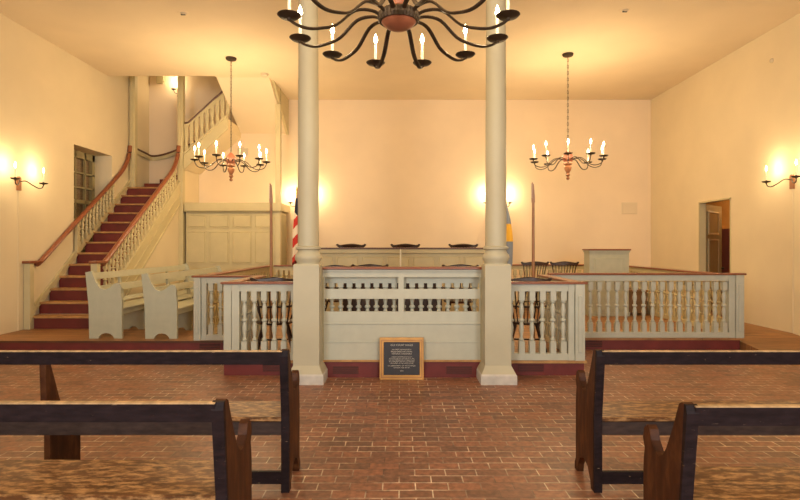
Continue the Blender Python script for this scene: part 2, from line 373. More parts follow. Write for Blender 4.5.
balustrade('long right side run of balustrade receding towards the open door', 5.21, YSR+0.16, 4.1, PI/2, [(4.0, 4.1, False)], 30, M_tan, me_bal_tan, group=g)
balustrade('rear balustrade left of the judges bench by the striped flag', -2.93, 12.40, 0.71, 0, [], 6, M_tan, me_bal_tan, group=g)
balustrade('rear balustrade along the back wall right of the judges bench', 2.2, 12.40, 2.86, 0, [], 21, M_tan, me_bal_tan, group=g, h=RH+0.02)

# slotted panel between the columns
t = thing('front_panel', 'wide cream wooden panel with four slots and red cap between the columns', 'panel', (0, 6.50, 0))
X0, X1 = -0.955, 1.005
bm = BM()
xs = [X0+0.035, -0.02, 0.045, X1-0.035]
for (z0, z1) in ((0.21, 0.80), (0.955, 1.075), (1.22, 1.31)): bx(bm, X0, X1, 0, 0.035, z0, z1)
for (a, b) in ((X0, xs[0]), (xs[1], xs[2]), (xs[3], X1)):
    for (z0, z1) in ((0.80, 0.955), (1.075, 1.22)): bx(bm, a, b, 0, 0.035, z0, z1)
obj('slotted_board', bm, M_white, t)
obj('cap_rail', bx(BM(), X0-0.02, X1+0.02, -0.05, 0.10, 1.315, 1.345, 0.006), M_cap, t, label='red-brown cap rail')
obj('crown_strip', bx(BM(), X0, X1, -0.02, 0.035, 1.285, 1.315, 0.004), M_white, t)
obj('middle_moulding', bx(BM(), X0, X1, -0.012, 0, 0.645, 0.665, 0.004), M_white, t)
obj('lower_moulding', bx(BM(), X0, X1, -0.008, 0, 0.425, 0.432), M_white, t)
obj('foot_moulding', bx(BM(), X0, X1, -0.03, 0.04, 0.19, 0.212, 0.004), M_nose, t, label='bare wood ledge')
obj('base_board', bx(BM(), X0, X1, -0.01, 0.05, 0.0, 0.19), M_red, t, label='dark red base board')
for x in (X0+0.012, X1-0.012): obj('side_batten', bx(BM(), x-0.012, x+0.012, -0.02, 0.0, 0.21, 1.22), M_olive, t)

def vent(x, y, label, z0=0.045, w_=0.33, h_=0.095):
    t = thing('vent_grille', label, 'vent', (x, y, z0), 0, 'louvred vents in the red base')
    obj('backing', bx(BM(), -w_/2, w_/2, -0.004, 0.0, 0, h_), M_riser, t)
    n = 4
    for k in range(n): obj('slat', prism(BM(), [(-0.004, (k+0.30)*h_/n), (-0.010, (k+0.30)*h_/n), (-0.004, (k+0.62)*h_/n)], 'x', -w_/2+0.01, w_/2-0.01), M_vent, t)
vent(-0.66, 6.488, 'dark slatted vent in the red base left of the framed plaque')
vent(0.72, 6.488, 'dark slatted vent in the red base right of the framed plaque')
vent(-1.54, YF+0.018, 'dark slatted vent in the red base left of the left column')
vent(1.62, YF+0.018, 'dark slatted vent in the red base right of the right column')
vent(-2.85, YS+0.018, 'dark slatted vent in the red riser under the left balustrade wing')
vent(2.96, YSR+0.018, 'dark slatted vent in the red riser under the right balustrade wing')

# framed plaque leaning on the base
t = thing('framed_plaque', 'square dark bronze plaque in a gilt frame leaning on the front panel', 'plaque', (0.02, 6.385, 0))
t.rotation_euler = (math.radians(-4), 0, 0)
bm = BM(); pw, ph = 0.265, 0.50
for (a, b, c, d) in ((-pw, pw, 0, 0.055), (-pw, pw, ph-0.055, ph), (-pw, -pw+0.05, 0.05, ph-0.05), (pw-0.05, pw, 0.05, ph-0.05)): bx(bm, a, b, -0.02, 0.02, c, d, 0.004)
fr = obj('frame', bm, M_gold, t)
bm = BM()
for (a, b, c, d) in ((-pw+0.02, pw-0.02, 0.028, 0.034), (-pw+0.02, pw-0.02, ph-0.034, ph-0.028), (-pw+0.02, -pw+0.026, 0.03, ph-0.03), (pw-0.026, pw-0.02, 0.03, ph-0.03)): bx(bm, a, b, -0.023, -0.019, c, d)
obj('frame_groove', bm, M_hub, fr)
pl = obj('plate', bx(BM(), -pw+0.045, pw-0.045, -0.006, 0.01, 0.05, ph-0.05), M_plaque, t)
def text(body, x, z, size, m, parent, y=-0.0075, name='lettering'):
    cu = bpy.data.curves.new('tmp', 'FONT'); cu.body = body; cu.size = size; cu.align_x = 'CENTER'; cu.extrude = 0.0008; cu.space_character = 1.05
    o = bpy.data.objects.new('tmp', cu); C.objects.link(o); bpy.context.view_layer.update()
    me = bpy.data.meshes.new_from_object(o.evaluated_get(bpy.context.evaluated_depsgraph_get()))
    bpy.data.objects.remove(o); bpy.data.curves.remove(cu)
    me.materials.clear(); me.materials.append(m)
    n = bpy.data.objects.new(name, me); C.objects.link(n); n.parent = parent; n.location = (x, y, z); n.rotation_euler = (PI/2, 0, 0); return n
z = ph-0.10
for s, sz, gap in (('OLD COURT HOUSE', 0.028, 0.050), ('HAS BEEN DESIGNATED A', 0.019, 0.026), ('REGISTERED NATIONAL', 0.023, 0.026), ('HISTORIC LANDMARK', 0.023, 0.034),
                   ('UNDER THE PROVISIONS OF THE', 0.0155, 0.019), ('HISTORIC SITES ACT OF AUGUST 21 1935', 0.0155, 0.019), ('THIS SITE POSSESSES EXCEPTIONAL VALUE', 0.0155, 0.019),
                   ('IN COMMEMORATING OR ILLUSTRATING', 0.0155, 0.019), ('THE HISTORY OF THE UNITED STATES', 0.0155, 0.030),
                   ('U.S. DEPARTMENT OF THE INTERIOR', 0.019, 0.022), ('NATIONAL PARK SERVICE', 0.016, 0.038), ('1972', 0.020, 0.03)):
    text(s, 0, z, sz, M_text, pl); z -= gap

# ---------------------------------------------------------------- staircase
XL, XR = -6.38, -5.20; Y1, ZR, TRD, NS = 9.15, 0.215, 0.275, 13
def nose(y): return ZP+ZR+(ZR/TRD)*(y-Y1)              # nosing line
def railz(y): return 1.35+0.715*(y-9.39)               # top of handrail
st = thing('staircase', 'straight wooden stair with dark red risers climbing the left wall', 'staircase', (0, 0, 0))
for n in range(1, NS+1):
    y = Y1+TRD*(n-1); z = ZP+ZR*n; yb = y+TRD+0.02 if n < NS else YB
    s = obj('step', bx(BM(), XL, XR, y, yb, z-ZR, z-0.004), M_riser, st)
    obj('nosing', bx(BM(), XL, XR, y-0.03, (y+TRD) if n < NS else y+0.25, z-0.035, z, 0.006), M_nose, s, label='worn tan nosing')
zl = ZP+ZR*NS; YP = 12.6
for k, (xa, zz) in enumerate(((-6.12, zl+0.12), (-5.75, zl+0.22), (-5.45, zl+0.32))):
    s = obj('winder', prism(BM(), [(xa, 12.75), (-5.22, 12.70), (-5.22, YB), (xa-0.25, YB)], 'z', zz-0.19, zz), M_riser, st)
# mass under the steps, plastered on the open side
ybs = YP
bm = BM(); prism(bm, [(Y1+0.05, ZP), (Y1+0.05, ZP+0.05), (ybs, nose(ybs)-0.30), (ybs, ZP)], 'x', XL+0.02, XR-0.01); bx(bm, XR-0.03, XR+0.07, YP+0.04, YB, ZP, 3.5); obj('spandrel_wall', bm, M_wall, st, label='plastered wall under the flight')
def band(y0, y1, d0, d1, xa, xb, m, name, lab=None):
    return obj(name, prism(BM(), [(y0, nose(y0)+d0), (y1, nose(y1)+d0), (y1, nose(y1)+d1), (y0, nose(y0)+d1)], 'x', xa, xb), m, st, label=lab)
for (xa, xb) in ((XR-0.02, XR+0.03),):
    obj('stringer', prism(BM(), [(Y1-0.02, ZP), (Y1-0.02, nose(Y1)+0.08), (ybs, nose(ybs)+0.08), (ybs, nose(ybs)-0.46), (Y1+0.22, ZP)], 'x', xa, xb), M_tan, st)
band(Y1, ybs, 0.06, 0.10, XR-0.05, XR+0.05, M_tan, 'stringer_cap')
band(Y1+0.15, ybs, -0.20, -0.17, XR+0.03, XR+0.045, M_tan, 'stringer_moulding')
band(Y1+0.45, ybs, -0.47, -0.42, XR+0.03, XR+0.05, M_tan, 'stringer_moulding')
band(Y1-0.02, YP+0.3, -0.05, 0.08, XL-0.015, XL+0.025, M_tan, 'wall_stringer')
# lower newels
for x in (XL+0.04, XR):
    ne = obj('newel_post', bx(BM(), x-0.055, x+0.055, Y1-0.10, Y1+0.01, ZP, 1.30, 0.006), M_tan, st)
    obj('newel_cap', bx(BM(), x-0.075, x+0.075, Y1-0.13, Y1+0.22, 1.30, 1.345, 0.008), M_cap, ne)
# handrails with the upswept end
for x in (XL+0.04, XR):
    ctrl = [(x, Y1+0.15, 1.32), (x, 9.42, railz(9.42)-0.03), (x, 10.5, railz(10.5)-0.03), (x, 11.7, railz(11.7)-0.03), (x, 12.15, railz(12.15)-0.02), (x, 12.38, 3.56), (x, 12.48, 3.76), (x, 12.52, 3.95)]
    obj('handrail', tube(BM(), smooth_pts(ctrl, 6), 0.048, 10, 0.85), M_cap, st, True)
# solid board closing the right balustrade's top end
me_sb = mesh_of('baluster', baluster_bm(1.0, 0.027, 10, 1.15), M_tan)
def stair_bal(x, y):
    z0 = nose(y)+0.09; o = bpy.data.objects.new('baluster', me_sb); C.objects.link(o); o.parent = st
    o.location = (x, y, z0); o.scale = (1, 1, railz(y)-0.06-z0)
for k in range(23): stair_bal(XR, 9.40+0.1325*k)
for k in range(11): stair_bal(XL+0.04, WY0+0.06+0.125*k)
band(WY0-0.03, WY0+0.01, 0.08, railz(WY0)-nose(WY0)-0.05, XL+0.01, XL+0.07, M_tan, 'half_post')
# tall posts from the stair to the shaft above
for x in (-6.30, XR+0.03):
    obj('tall_post', bx(BM(), x-0.065, x+0.065, YP-0.065, YP+0.065, ZP if x > -6 else zl-0.2, 7.8, 0.005), M_tan, st)
    obj('post_bead', bx(BM(), x-0.015, x+0.015, YP-0.08, YP-0.06, zl, 7.8), M_tan, st)
# wall handrail round the landing
ctrl = [(-6.30, YP+0.06, 3.93), (-6.31, 13.2, 3.90), (-6.28, YB-0.08, 3.88), (-6.0, YB-0.07, 3.92), (-5.6, YB-0.07, 4.06), (-5.2, YB-0.07, 4.25)]
obj('wall_rail', tube(BM(), smooth_pts(ctrl, 5), 0.028, 8), M_walnut, st, True, label='thin dark wall rail around the landing')
bm = BM(); P = smooth_pts([(c[0], c[1], c[2]-0.07) for c in ctrl], 5); tube(bm, P, 0.022, 6, 2.4); obj('rail_backboard', bm, M_tan, st)

# upper flight, rising to the right behind the left chandelier
uf = thing('upper_stair_flight', 'upper stair flight rising right from the landing with flat slat balusters', 'stair flight', (0, YP, 0))
ux0, ux1 = XR+0.105, HX
def uz(x, z0, z1): return z0+(z1-z0)*(x-ux0)/(ux1-ux0)
prism_pts = [(ux0, 3.40), (ux0, 3.80), (ux1, 4.72), (ux1, 4.36)]
obj('flight_body', prism(BM(), [(ux0, 3.42), (ux0, 3.70), (ux1, 4.60), (ux1, 4.36)], 'y', 0.0, YB-YP), M_wall, uf)
obj('stringer', prism(BM(), prism_pts, 'y', -0.04, 0.0), M_tan, uf)
obj('stringer_moulding', prism(BM(), [(ux0, 3.74), (ux0, 3.80), (ux1, 4.72), (ux1, 4.66)], 'y', -0.065, -0.04), M_tan, uf)
obj('handrail', tube(BM(), [(ux0+0.01, 0, 4.50), (ux0+0.10, 0, 4.52), (ux1-0.12, 0, 5.27), (ux1, 0, 5.33)], 0.026, 8), M_walnut, uf, label='thin dark handrail')
for k in range(9):
    x = ux0+0.05+k*0.122
    bm = BM(); z0, z1 = uz(x, 3.78, 4.70), uz(x, 4.46, 5.31)
    pts = [(x-0.020, z0), (x-0.036, z0+0.10), (x-0.036, z0+0.16), (x-0.02, z0+0.20), (x-0.034, z0+0.28), (x-0.040, (z0+z1)/2+0.1), (x-0.036, z1-0.04)]
    prism(bm, [(p[0]-0.004, p[1]) for p in pts]+[(2*x-p[0]+0.004, p[1]) for p in pts[::-1]], 'y', -0.015, 0.015); obj('slat_baluster', bm, M_tan, uf)
obj('top_board', prism(BM(), [(ux0, 4.36), (ux0, 4.48), (ux1, 5.31), (ux1, 5.19)], 'y', -0.012, 0.012), M_tan, uf)

# panelled closet under the upper flight
cz = 2.62; cx0, cx1 = XR+0.14, -2.88
cl = thing('panelled_closet', 'tall olive-cream panelled closet wall with cornice behind the left chandelier', 'closet', (0, YP, ZP))
obj('body', bx(BM(), cx0, cx1, 0, 0.9, 0, cz-ZP-0.2), M_tan, cl)
obj('cornice', bx(BM(), cx0-0.02, cx1+0.08, -0.06, 0.95, cz-ZP-0.19, cz-ZP, 0.008), M_tan, cl)
obj('cornice_bead', bx(BM(), cx0-0.02, cx1+0.08, -0.075, 0.0, cz-ZP-0.215, cz-ZP-0.185, 0.006), M_olive, cl)
for (a, b) in ((188, 205.5), (210, 228.5), (233, 251), (255.5, 273.5)):
    xa, xb = (a-400)/F*YP, (b-400)/F*YP
    for (ya, yb_) in ((215.5, 227), (232, 263)):
        za, zb = 1.6+(246-yb_)/F*YP-ZP, 1.6+(246-ya)/F*YP-ZP
        p = obj('raised_panel', bx(BM(), xa, xb, -0.022, 0, za, zb, 0.018), M_tan, cl)
        bm = BM(); q = 0.018
        for (x0, x1, z0, z1) in ((xa-q, xb+q, za-q, za), (xa-q, xb+q, zb, zb+q), (xa-q, xa, za, zb), (xb, xb+q, za, zb)): bx(bm, x0, x1, -0.016, 0, z0, z1)
        obj('panel_moulding', bm, M_tan, p)
obj('side_recess', bx(BM(), cx1, cx1+0.012, 0.12, 0.86, 0.05, cz-ZP-0.26), M_olive, cl, label='darker olive side panel')
obj('corner_post', bx(BM(), cx1-0.06, cx1+0.06, -0.03, 0.09, 0, 4.95-ZP, 0.004), M_tan, cl)

# ---------------------------------------------------------------- judges' bench, podium, desk
struct('dais', bx(BM(), -2.0, 2.0, 11.65, YB, ZP, ZP+0.235), M_board)
t = thing('judges_bench', 'long panelled judges bench with brown top along the back wall', 'judges bench', (0, 11.2, ZP))
bw = 2.02; jz = 1.385
obj('front_board', bx(BM(), -bw, bw, 0, 0.05, 0, jz-0.03), M_tan, t)
obj('top', bx(BM(), -bw-0.05, bw+0.05, -0.06, 0.42, jz-0.03, jz, 0.006), M_walnut, t, label='brown writing top')
obj('top_moulding', bx(BM(), -bw-0.02, bw+0.02, -0.045, 0, jz-0.12, jz-0.03, 0.01), M_tan, t)
for k in range(7):
    x = -1.86+k*0.535; bm = BM(); bx(bm, x, x+0.44, -0.02, 0, jz-0.62, jz-0.20, 0.015); p = obj('raised_panel', bm, M_tan, t)
    bm = BM(); q = 0.018; za, zb = jz-0.62, jz-0.20
    for (x0, x1, z0, z1) in ((x-q, x+0.44+q, za-q, za), (x-q, x+0.44+q, zb, zb+q), (x-q, x, za, zb), (x+0.44, x+0.44+q, za, zb)): bx(bm, x0, x1, -0.014, 0, z0, z1)
    obj('panel_moulding', bm, M_tan, p)
for s in (-1, 1): obj('end_board', bx(BM(), s*bw-0.02, s*bw+0.02, 0.05, 0.42, 0, jz-0.03), M_tan, t)

t = thing('witness_podium', 'tall square cream podium with brown top standing in the right enclosure', 'podium', (4.24, 10.8, ZP))
obj('body', bx(BM(), -0.40, 0.40, 0, 0.32, 0, 1.32), M_pew, t)
obj('top', bx(BM(), -0.43, 0.43, -0.04, 0.35, 1.33, 1.36, 0.006), M_cap, t, label='brown top board')
obj('crown_moulding', bx(BM(), -0.415, 0.415, -0.02, 0.33, 1.29, 1.33), M_pew, t)
for (a, b) in ((0.62, 1.17), (0.12, 0.52)):
    p = obj('raised_panel', bx(BM(), -0.29, 0.29, -0.018, 0, a, b, 0.012), M_pew, t)
    bm = BM()
    for (x0, x1, z0, z1) in ((-0.31, 0.31, a-0.02, a), (-0.31, 0.31, b, b+0.02), (-0.31, -0.29, a, b), (0.29, 0.31, a, b)): bx(bm, x0, x1, -0.012, 0, z0, z1)
    obj('panel_moulding', bm, M_pew, p)
obj('plinth', bx(BM(), -0.415, 0.415, -0.015, 0.33, 0, 0.08), M_pew, t)

t = thing('wooden_chest', 'low brown wooden chest beside the podium behind the right balusters', 'chest', (4.87, 10.9, ZP))
M_chest = mat('chest_brown', (0.24, 0.13, 0.05), 0.5, 0.15, 6)
obj('body', bx(BM(), -0.18, 0.18, 0, 0.55, 0.06, 0.48), M_chest, t); obj('lid', bx(BM(), -0.2, 0.2, -0.02, 0.57, 0.48, 0.52, 0.006), M_chest, t)
for sx in (-0.15, 0.15):
    for y in (0.03, 0.52): obj('foot', lathe(BM(), [(0.03, 0), (0.03, 0.06)], 8, (sx, y, 0)), M_walnut, t)

t = thing('clerk_desk', 'dark walnut clerk desk behind the slotted front panel', 'desk', (-0.11, 7.75, ZP))
obj('desk_top', bx(BM(), -0.76, 0.76, -0.02, 0.75, 0.93, 0.965, 0.005), M_dark, t)
obj('case', bx(BM(), -0.72, 0.72, 0.0, 0.70, 0.25, 0.93), M_dark, t)
for x in (-0.66, 0.66):
    for y in (0.05, 0.65): obj('leg', lathe(BM(), [(0.025, 0), (0.04, 0.05), (0.03, 0.15), (0.045, 0.25)], 12, (x, y, 0)), M_dark, t, True)
for k in range(3): 
    d = obj('drawer', bx(BM(), -0.68+k*0.46, -0.26+k*0.46, -0.015, 0, 0.70, 0.88, 0.005), M_dark, t)
    obj('knob', lathe(BM(), [(0.0, -0.02), (0.018, -0.01), (0.02, 0), (0.018, 0.01), (0, 0.02)], 10, (-0.47+k*0.46, -0.03, 0.79)), M_hub, d, True)

t = thing('clerk_table', 'walnut table carrying the candlestick in front of the judges bench', 'table', (0.02, 10.35, ZP))
obj('table_top', bx(BM(), -0.75, 0.75, -0.3, 0.3, 0.72, 0.75, 0.006), M_walnut, t)
obj('table_apron', bx(BM(), -0.68, 0.68, -0.24, 0.24, 0.62, 0.72), M_walnut, t)
for x in (-0.64, 0.64):
    for y in (-0.2, 0.2): obj('leg', lathe(BM(), [(0.022, 0), (0.03, 0.1), (0.022, 0.3), (0.035, 0.55), (0.035, 0.70)], 10, (x, y, 0)), M_walnut, t, True)
t = thing('candlestick', 'slender candlestick with tall cream candle before the judges bench', 'candlestick', (0.01, 10.35, ZP+0.75))
obj('holder', lathe(BM(), [(0.06, 0), (0.06, 0.012), (0.015, 0.03), (0.012, 0.1), (0.022, 0.14), (0.012, 0.18), (0.02, 0.25)], 14), M_gold, t, True)
obj('candle', lathe(BM(), [(0.014, 0.24), (0.013, 0.6), (0.004, 0.61)], 10), M_wax, t, True)

# ---------------------------------------------------------------- chairs (comb-back windsor armchairs), front is local +y
def make_chair(label, loc, rz, m=None, seat_m=None):
    m = m or M_dark; t = thing('windsor_chair', label, 'chair', loc, rz, 'windsor chairs in the court enclosure')
    bm = BM(); N = 20
    lathe(bm, [(0.20, 0.40), (0.25, 0.415), (0.26, 0.435), (0.24, 0.445)], N); bmesh.ops.scale(bm, vec=(1.0, 0.88, 1), verts=bm.verts); obj('seat', bm, seat_m or m, t, True)
    for sx in (-1, 1):
        for sy in (-1, 1):
            bm = BM(); a = Vector((sx*0.26, sy*0.24, 0)); b = Vector((sx*0.15, sy*0.13, 0.41))
            tube(bm, [a, a.lerp(b, .3), a.lerp(b, .6), b], 0.014, 8, 1, 0.020); obj('leg', bm, m, t, True)
        a = Vector((sx*0.20, -0.19, 0.18)); b = Vector((sx*0.20, 0.19, 0.18)); obj('stretcher', tube(BM(), [a, a.lerp(b, .5), b], 0.012, 6), m, t, True)
    obj('stretcher', tube(BM(), [(-0.2, 0, 0.18), (0, 0, 0.18), (0.2, 0, 0.18)], 0.012, 6), m, t, True)
    arc = [(0.27*math.cos(q), -0.02+0.23*math.sin(q)-0.0, 0.66) for q in [math.radians(180+180*k/12) for k in range(13)]]
    arc = [(-0.29, 0.20, 0.66)]+arc+[(0.29, 0.20, 0.66)]
    obj('arm_rail', tube(BM(), arc, 0.022, 8, 0.7), m, t, True)
    for sx in (-1, 1): obj('arm_post', tube(BM(), [(sx*0.2, 0.14, 0.43), (sx*0.24, 0.15, 0.55), (sx*0.28, 0.16, 0.66)], 0.013, 6), m, t, True)
    for k in range(9):
        u = (k-4)/4; xb, yb_ = 0.17*u, -0.20+0.05*u*u; xt, yt = 0.25*u, -0.33+0.04*u*u
        obj('spindle', tube(BM(), [(xb, yb_, 0.43), ((xb+xt)/2, (yb_+yt)/2, 0.72), (xt, yt, 1.0)], 0.0075 if abs(u) < 1 else 0.011, 6), m, t, True)
    bm = BM(); up, lo = [], []
    for k in range(17):
        u = (k-8)/8; z = 1.0+0.045*(1-abs(u)**1.5)
        up.append((u*0.29, z+0.022+(0.035 if abs(u) > 0.93 else (0.012 if abs(u) > 0.8 else 0)))); lo.append((u*0.29, 0.985 + (0.02 if abs(u) > 0.93 else 0)))
    prism(bm, up+lo[::-1], 'y', -0.012, 0.012)
    for v in bm.verts: v.co.y += -0.335+0.05*(v.co.x/0.29)**2
    cr = obj('crest_rail', bm, m, t)
    for sx in (-1, 1): obj('crest_scroll', lathe(BM(), [(0.0, -0.022), (0.02, -0.018), (0.028, 0), (0.02, 0.018), (0.0, 0.022)], 10, (sx*0.285, -0.285, 1.04)), m, cr, True)
    return t
def chair_at(x, y, rz, label, dz=0.0, sc=1.0):
    c = dup(ch0, None, (x, y, ZP+dz), rz, label); c.scale = (sc, sc, sc); return c
ch0 = make_chair('dark windsor chair just behind the front balusters left of the left column', (-1.66, 7.10, ZP), 0.15)
ch0.scale = (0.96,)*3
chair_at(1.68, 7.12, -0.12, 'dark windsor chair just behind the front balusters right of the right column', 0, 0.96)
chair_at(-1.17, 9.75, 0.1, 'leftmost windsor chair whose crest shows above the front panel', 0.0, 1.02)
chair_at(-0.52, 9.55, 0.0, 'second windsor chair from left whose crest shows above the front panel', 0.0, 1.04)
chair_at(0.13, 9.62, 0.0, 'middle windsor chair low behind the front panel below the candlestick', -0.0, 0.99)
chair_at(1.04, 9.45, 0.0, 'rightmost windsor chair whose crest shows above the front panel', 0.0, 1.04)
for x, lb in ((-1.18, 'left of the three windsor chairs above the judges bench'), (0.13, 'middle of the three windsor chairs above the judges bench'), (1.53, 'right of the three windsor chairs above the judges bench')):
    chair_at(x, 12.55, PI, lb, 0.24, 1.16)
chair_at(2.90, 11.85, 0.1, 'left windsor chair of the pair behind the right pole', 0.0, 1.02)
chair_at(3.58, 11.85, -0.05, 'right windsor chair of the pair by the podium', 0.0, 1.02)

# tipstaffs
def staff(x, y, top, label, lean=0.0):
    t = thing('tipstaff', label, 'staff', (x, y, ZP), 0, 'tall staffs standing in the enclosure'); t.rotation_euler = (0, lean, 0)
    h = top-ZP
    obj('pole', lathe(BM(), [(0.024, 0), (0.022, 0.9), (0.019, h-0.26)], 12), M_staff, t, True)
    bm = BM(); prism(bm, [(-0.02, h-0.28), (-0.024, h-0.22), (-0.022, h-0.02), (-0.015, h), (0.006, h-0.03), (0.02, h-0.2), (0.022, h-0.28)], 'y', -0.012, 0.012); b = obj('blade', bm, M_staff, t)
    bm = BM(); prism(bm, [(-0.024, h-0.22), (-0.019, h-0.22), (-0.016, h-0.01), (-0.022, h-0.02)], 'y', -0.014, 0.014); obj('edge_highlight', bm, M_highlight, b)  # pale strip standing in for the highlight along the blade edge
staff(-1.78, 7.36, 2.47, 'tall brown tipstaff standing left of the left column')
staff(1.84, 7.36, 2.48, 'tall brown tipstaff standing right of the right column')

# flags
def flag(x, y, label, us):
    t = thing('flag', label, 'flag', (x, y, ZP), 0)
    obj('base', lathe(BM(), [(0.15, 0), (0.15, 0.02), (0.05, 0.06), (0.025, 0.12)], 18), M_gold, t, True)
    obj('pole', lathe(BM(), [(0.016, 0.05), (0.014, 2.6)], 10), M_walnut, t, True)
    obj('finial', lathe(BM(), [(0.012, 2.58), (0.03, 2.61), (0.012, 2.64), (0.028, 2.69), (0.0, 2.78)], 10), M_gold, t, True)
    bm = BM(); rings = []; N = 48
    for i in range(31):
        u = i/30; z = 2.50-1.48*u; r = 0.03+0.085*min(1, u*1.7)**0.8
        cxx = 0.03*math.sin(u*3)+ (0.03*u)
        rings.append([bm.verts.new((cxx+(r*(1+0.28*math.sin(6*q+2*u)*min(1, 3*u)))*math.cos(q), 0.75*(r*(1+0.28*math.sin(6*q+2*u)*min(1, 3*u)))*math.sin(q), z+0.10*u*math.sin(q*2))) for q in [2*PI*k/N for k in range(N)]])
    for a, b in zip(rings, rings[1:]):
        for k in range(N): bm.faces.new((a[k], a[(k+1) % N], b[(k+1) % N], b[k]))
    bm.faces.new(rings[0]); bm.faces.new(rings[-1][::-1])
    m = bpy.data.materials.new('flag_cloth'); m.use_nodes = True; nt = m.node_tree; b = nt.nodes['Principled BSDF']; b.inputs['Roughness'].default_value = 0.8
    tc = nt.nodes.new('ShaderNodeTexCoord'); sp = nt.nodes.new('ShaderNodeSeparateXYZ'); nt.links.new(tc.outputs['Object'], sp.inputs[0])
    def math_(op, a, bb):
        n = nt.nodes.new('ShaderNodeMath'); n.operation = op
        for i, v in enumerate((a, bb)):
            if isinstance(v, (int, float)): n.inputs[i].default_value = v
            else: nt.links.new(v, n.inputs[i])
        return n.outputs[0]
    def mixc(fac, a, bb):
        n = nt.nodes.new('ShaderNodeMix'); n.data_type = 'RGBA'; nt.links.new(fac, n.inputs[0])
        for i, v in ((6, a), (7, bb)):
            if isinstance(v, tuple): n.inputs[i].default_value = (*v, 1)
            else: nt.links.new(v, n.inputs[i])
        return n.outputs[2]
    if us:
        q = math_('ADD', math_('MULTIPLY', sp.outputs[2], 2.4), math_('MULTIPLY', sp.outputs[0], -2.2))
        stripe = math_('GREATER_THAN', math_('FRACT', q, 0), 0.5)
        col = mixc(stripe, (0.72, 0.62, 0.48), (0.50, 0.025, 0.018))
        col = mixc(math_('GREATER_THAN', math_('ADD', sp.outputs[2], sp.outputs[0]), 2.13), col, (0.012, 0.014, 0.04))
    else:
        d = math_('ABSOLUTE', math_('SUBTRACT', sp.outputs[2], 1.72), 0)
        col = mixc(math_('LESS_THAN', d, 0.20), (0.22, 0.25, 0.30), (0.75, 0.42, 0.04))
    nt.links.new(col, b.inputs['Base Color'])
    obj('cloth', bm, m, t, True)
flag(-2.33, 12.05, 'furled red and white striped flag on a pole beside the left column', True)
flag(2.36, 12.05, 'furled grey-blue flag with yellow patch beside the right column', False)

# ---------------------------------------------------------------- white pews on the platform
def pew(x, y, L, rz, label, sc=1.0):
    t = thing('white_pew', label, 'pew', (x, y, ZP), rz, 'cream pews beside the stair'); t.scale = (sc,)*3
    prof = [(-0.03, 1.03), (0.06, 1.05), (0.09, 0.98), (0.13, 0.88), (0.19, 0.79), (0.26, 0.76), (0.33, 0.785), (0.40, 0.84), (0.45, 0.865), (0.50, 0.85), (0.52, 0.80), (0.515, 0.70), (0.53, 0.60), (0.53, 0.0),
            (0.41, 0), (0.395, 0.04), (0.35, 0.075), (0.29, 0.085), (0.23, 0.075), (0.185, 0.04), (0.17, 0), (0.03, 0), (0.02, 0.5)]
    prof = [(p[0], p[1]*0.985) for p in prof]
    for yy in (0, L-0.05): obj('end_panel', prism(BM(), prof, 'y', yy, yy+0.05), M_pew, t)
    obj('seat', bx(BM(), 0.06, 0.50, 0.05, L-0.05, 0.43, 0.465, 0.008), M_pew, t)
    obj('seat_front', bx(BM(), 0.46, 0.48, 0.05, L-0.05, 0.36, 0.43), M_pew, t)
    for (z0, z1, x0) in ((0.90, 1.0, -0.01), (0.68, 0.79, 0.02), (0.50, 0.56, 0.045)):
        obj('back_board', prism(BM(), [(x0, z1), (x0+0.03, z1), (x0+0.06, z0), (x0+0.03, z0)], 'y', 0.05, L-0.05), M_pew, t)
    n = max(2, int(L/1.0))
    for k in range(1, n+1):
        yy = L*k/(n+1); obj('back_brace', prism(BM(), [(-0.02, 0.98), (0.01, 0.98), (0.10, 0.45), (0.03, 0.45)], 'y', yy-0.025, yy+0.025), M_pew, t)
        if k % 2: obj('support', prism(BM(), [(0.06, 0.43), (0.47, 0.43), (0.44, 0), (0.34, 0), (0.30, 0.05), (0.22, 0.05), (0.18, 0), (0.08, 0)], 'y', yy-0.02, yy+0.02), M_pew, t)
pew(-4.80, 8.18, 3.7, 0.0, 'long cream pew nearest the stair foot')
pew(-3.93, 8.16, 3.4, -0.0, 'cream pew standing between the first pew and the left balustrade', 0.97)

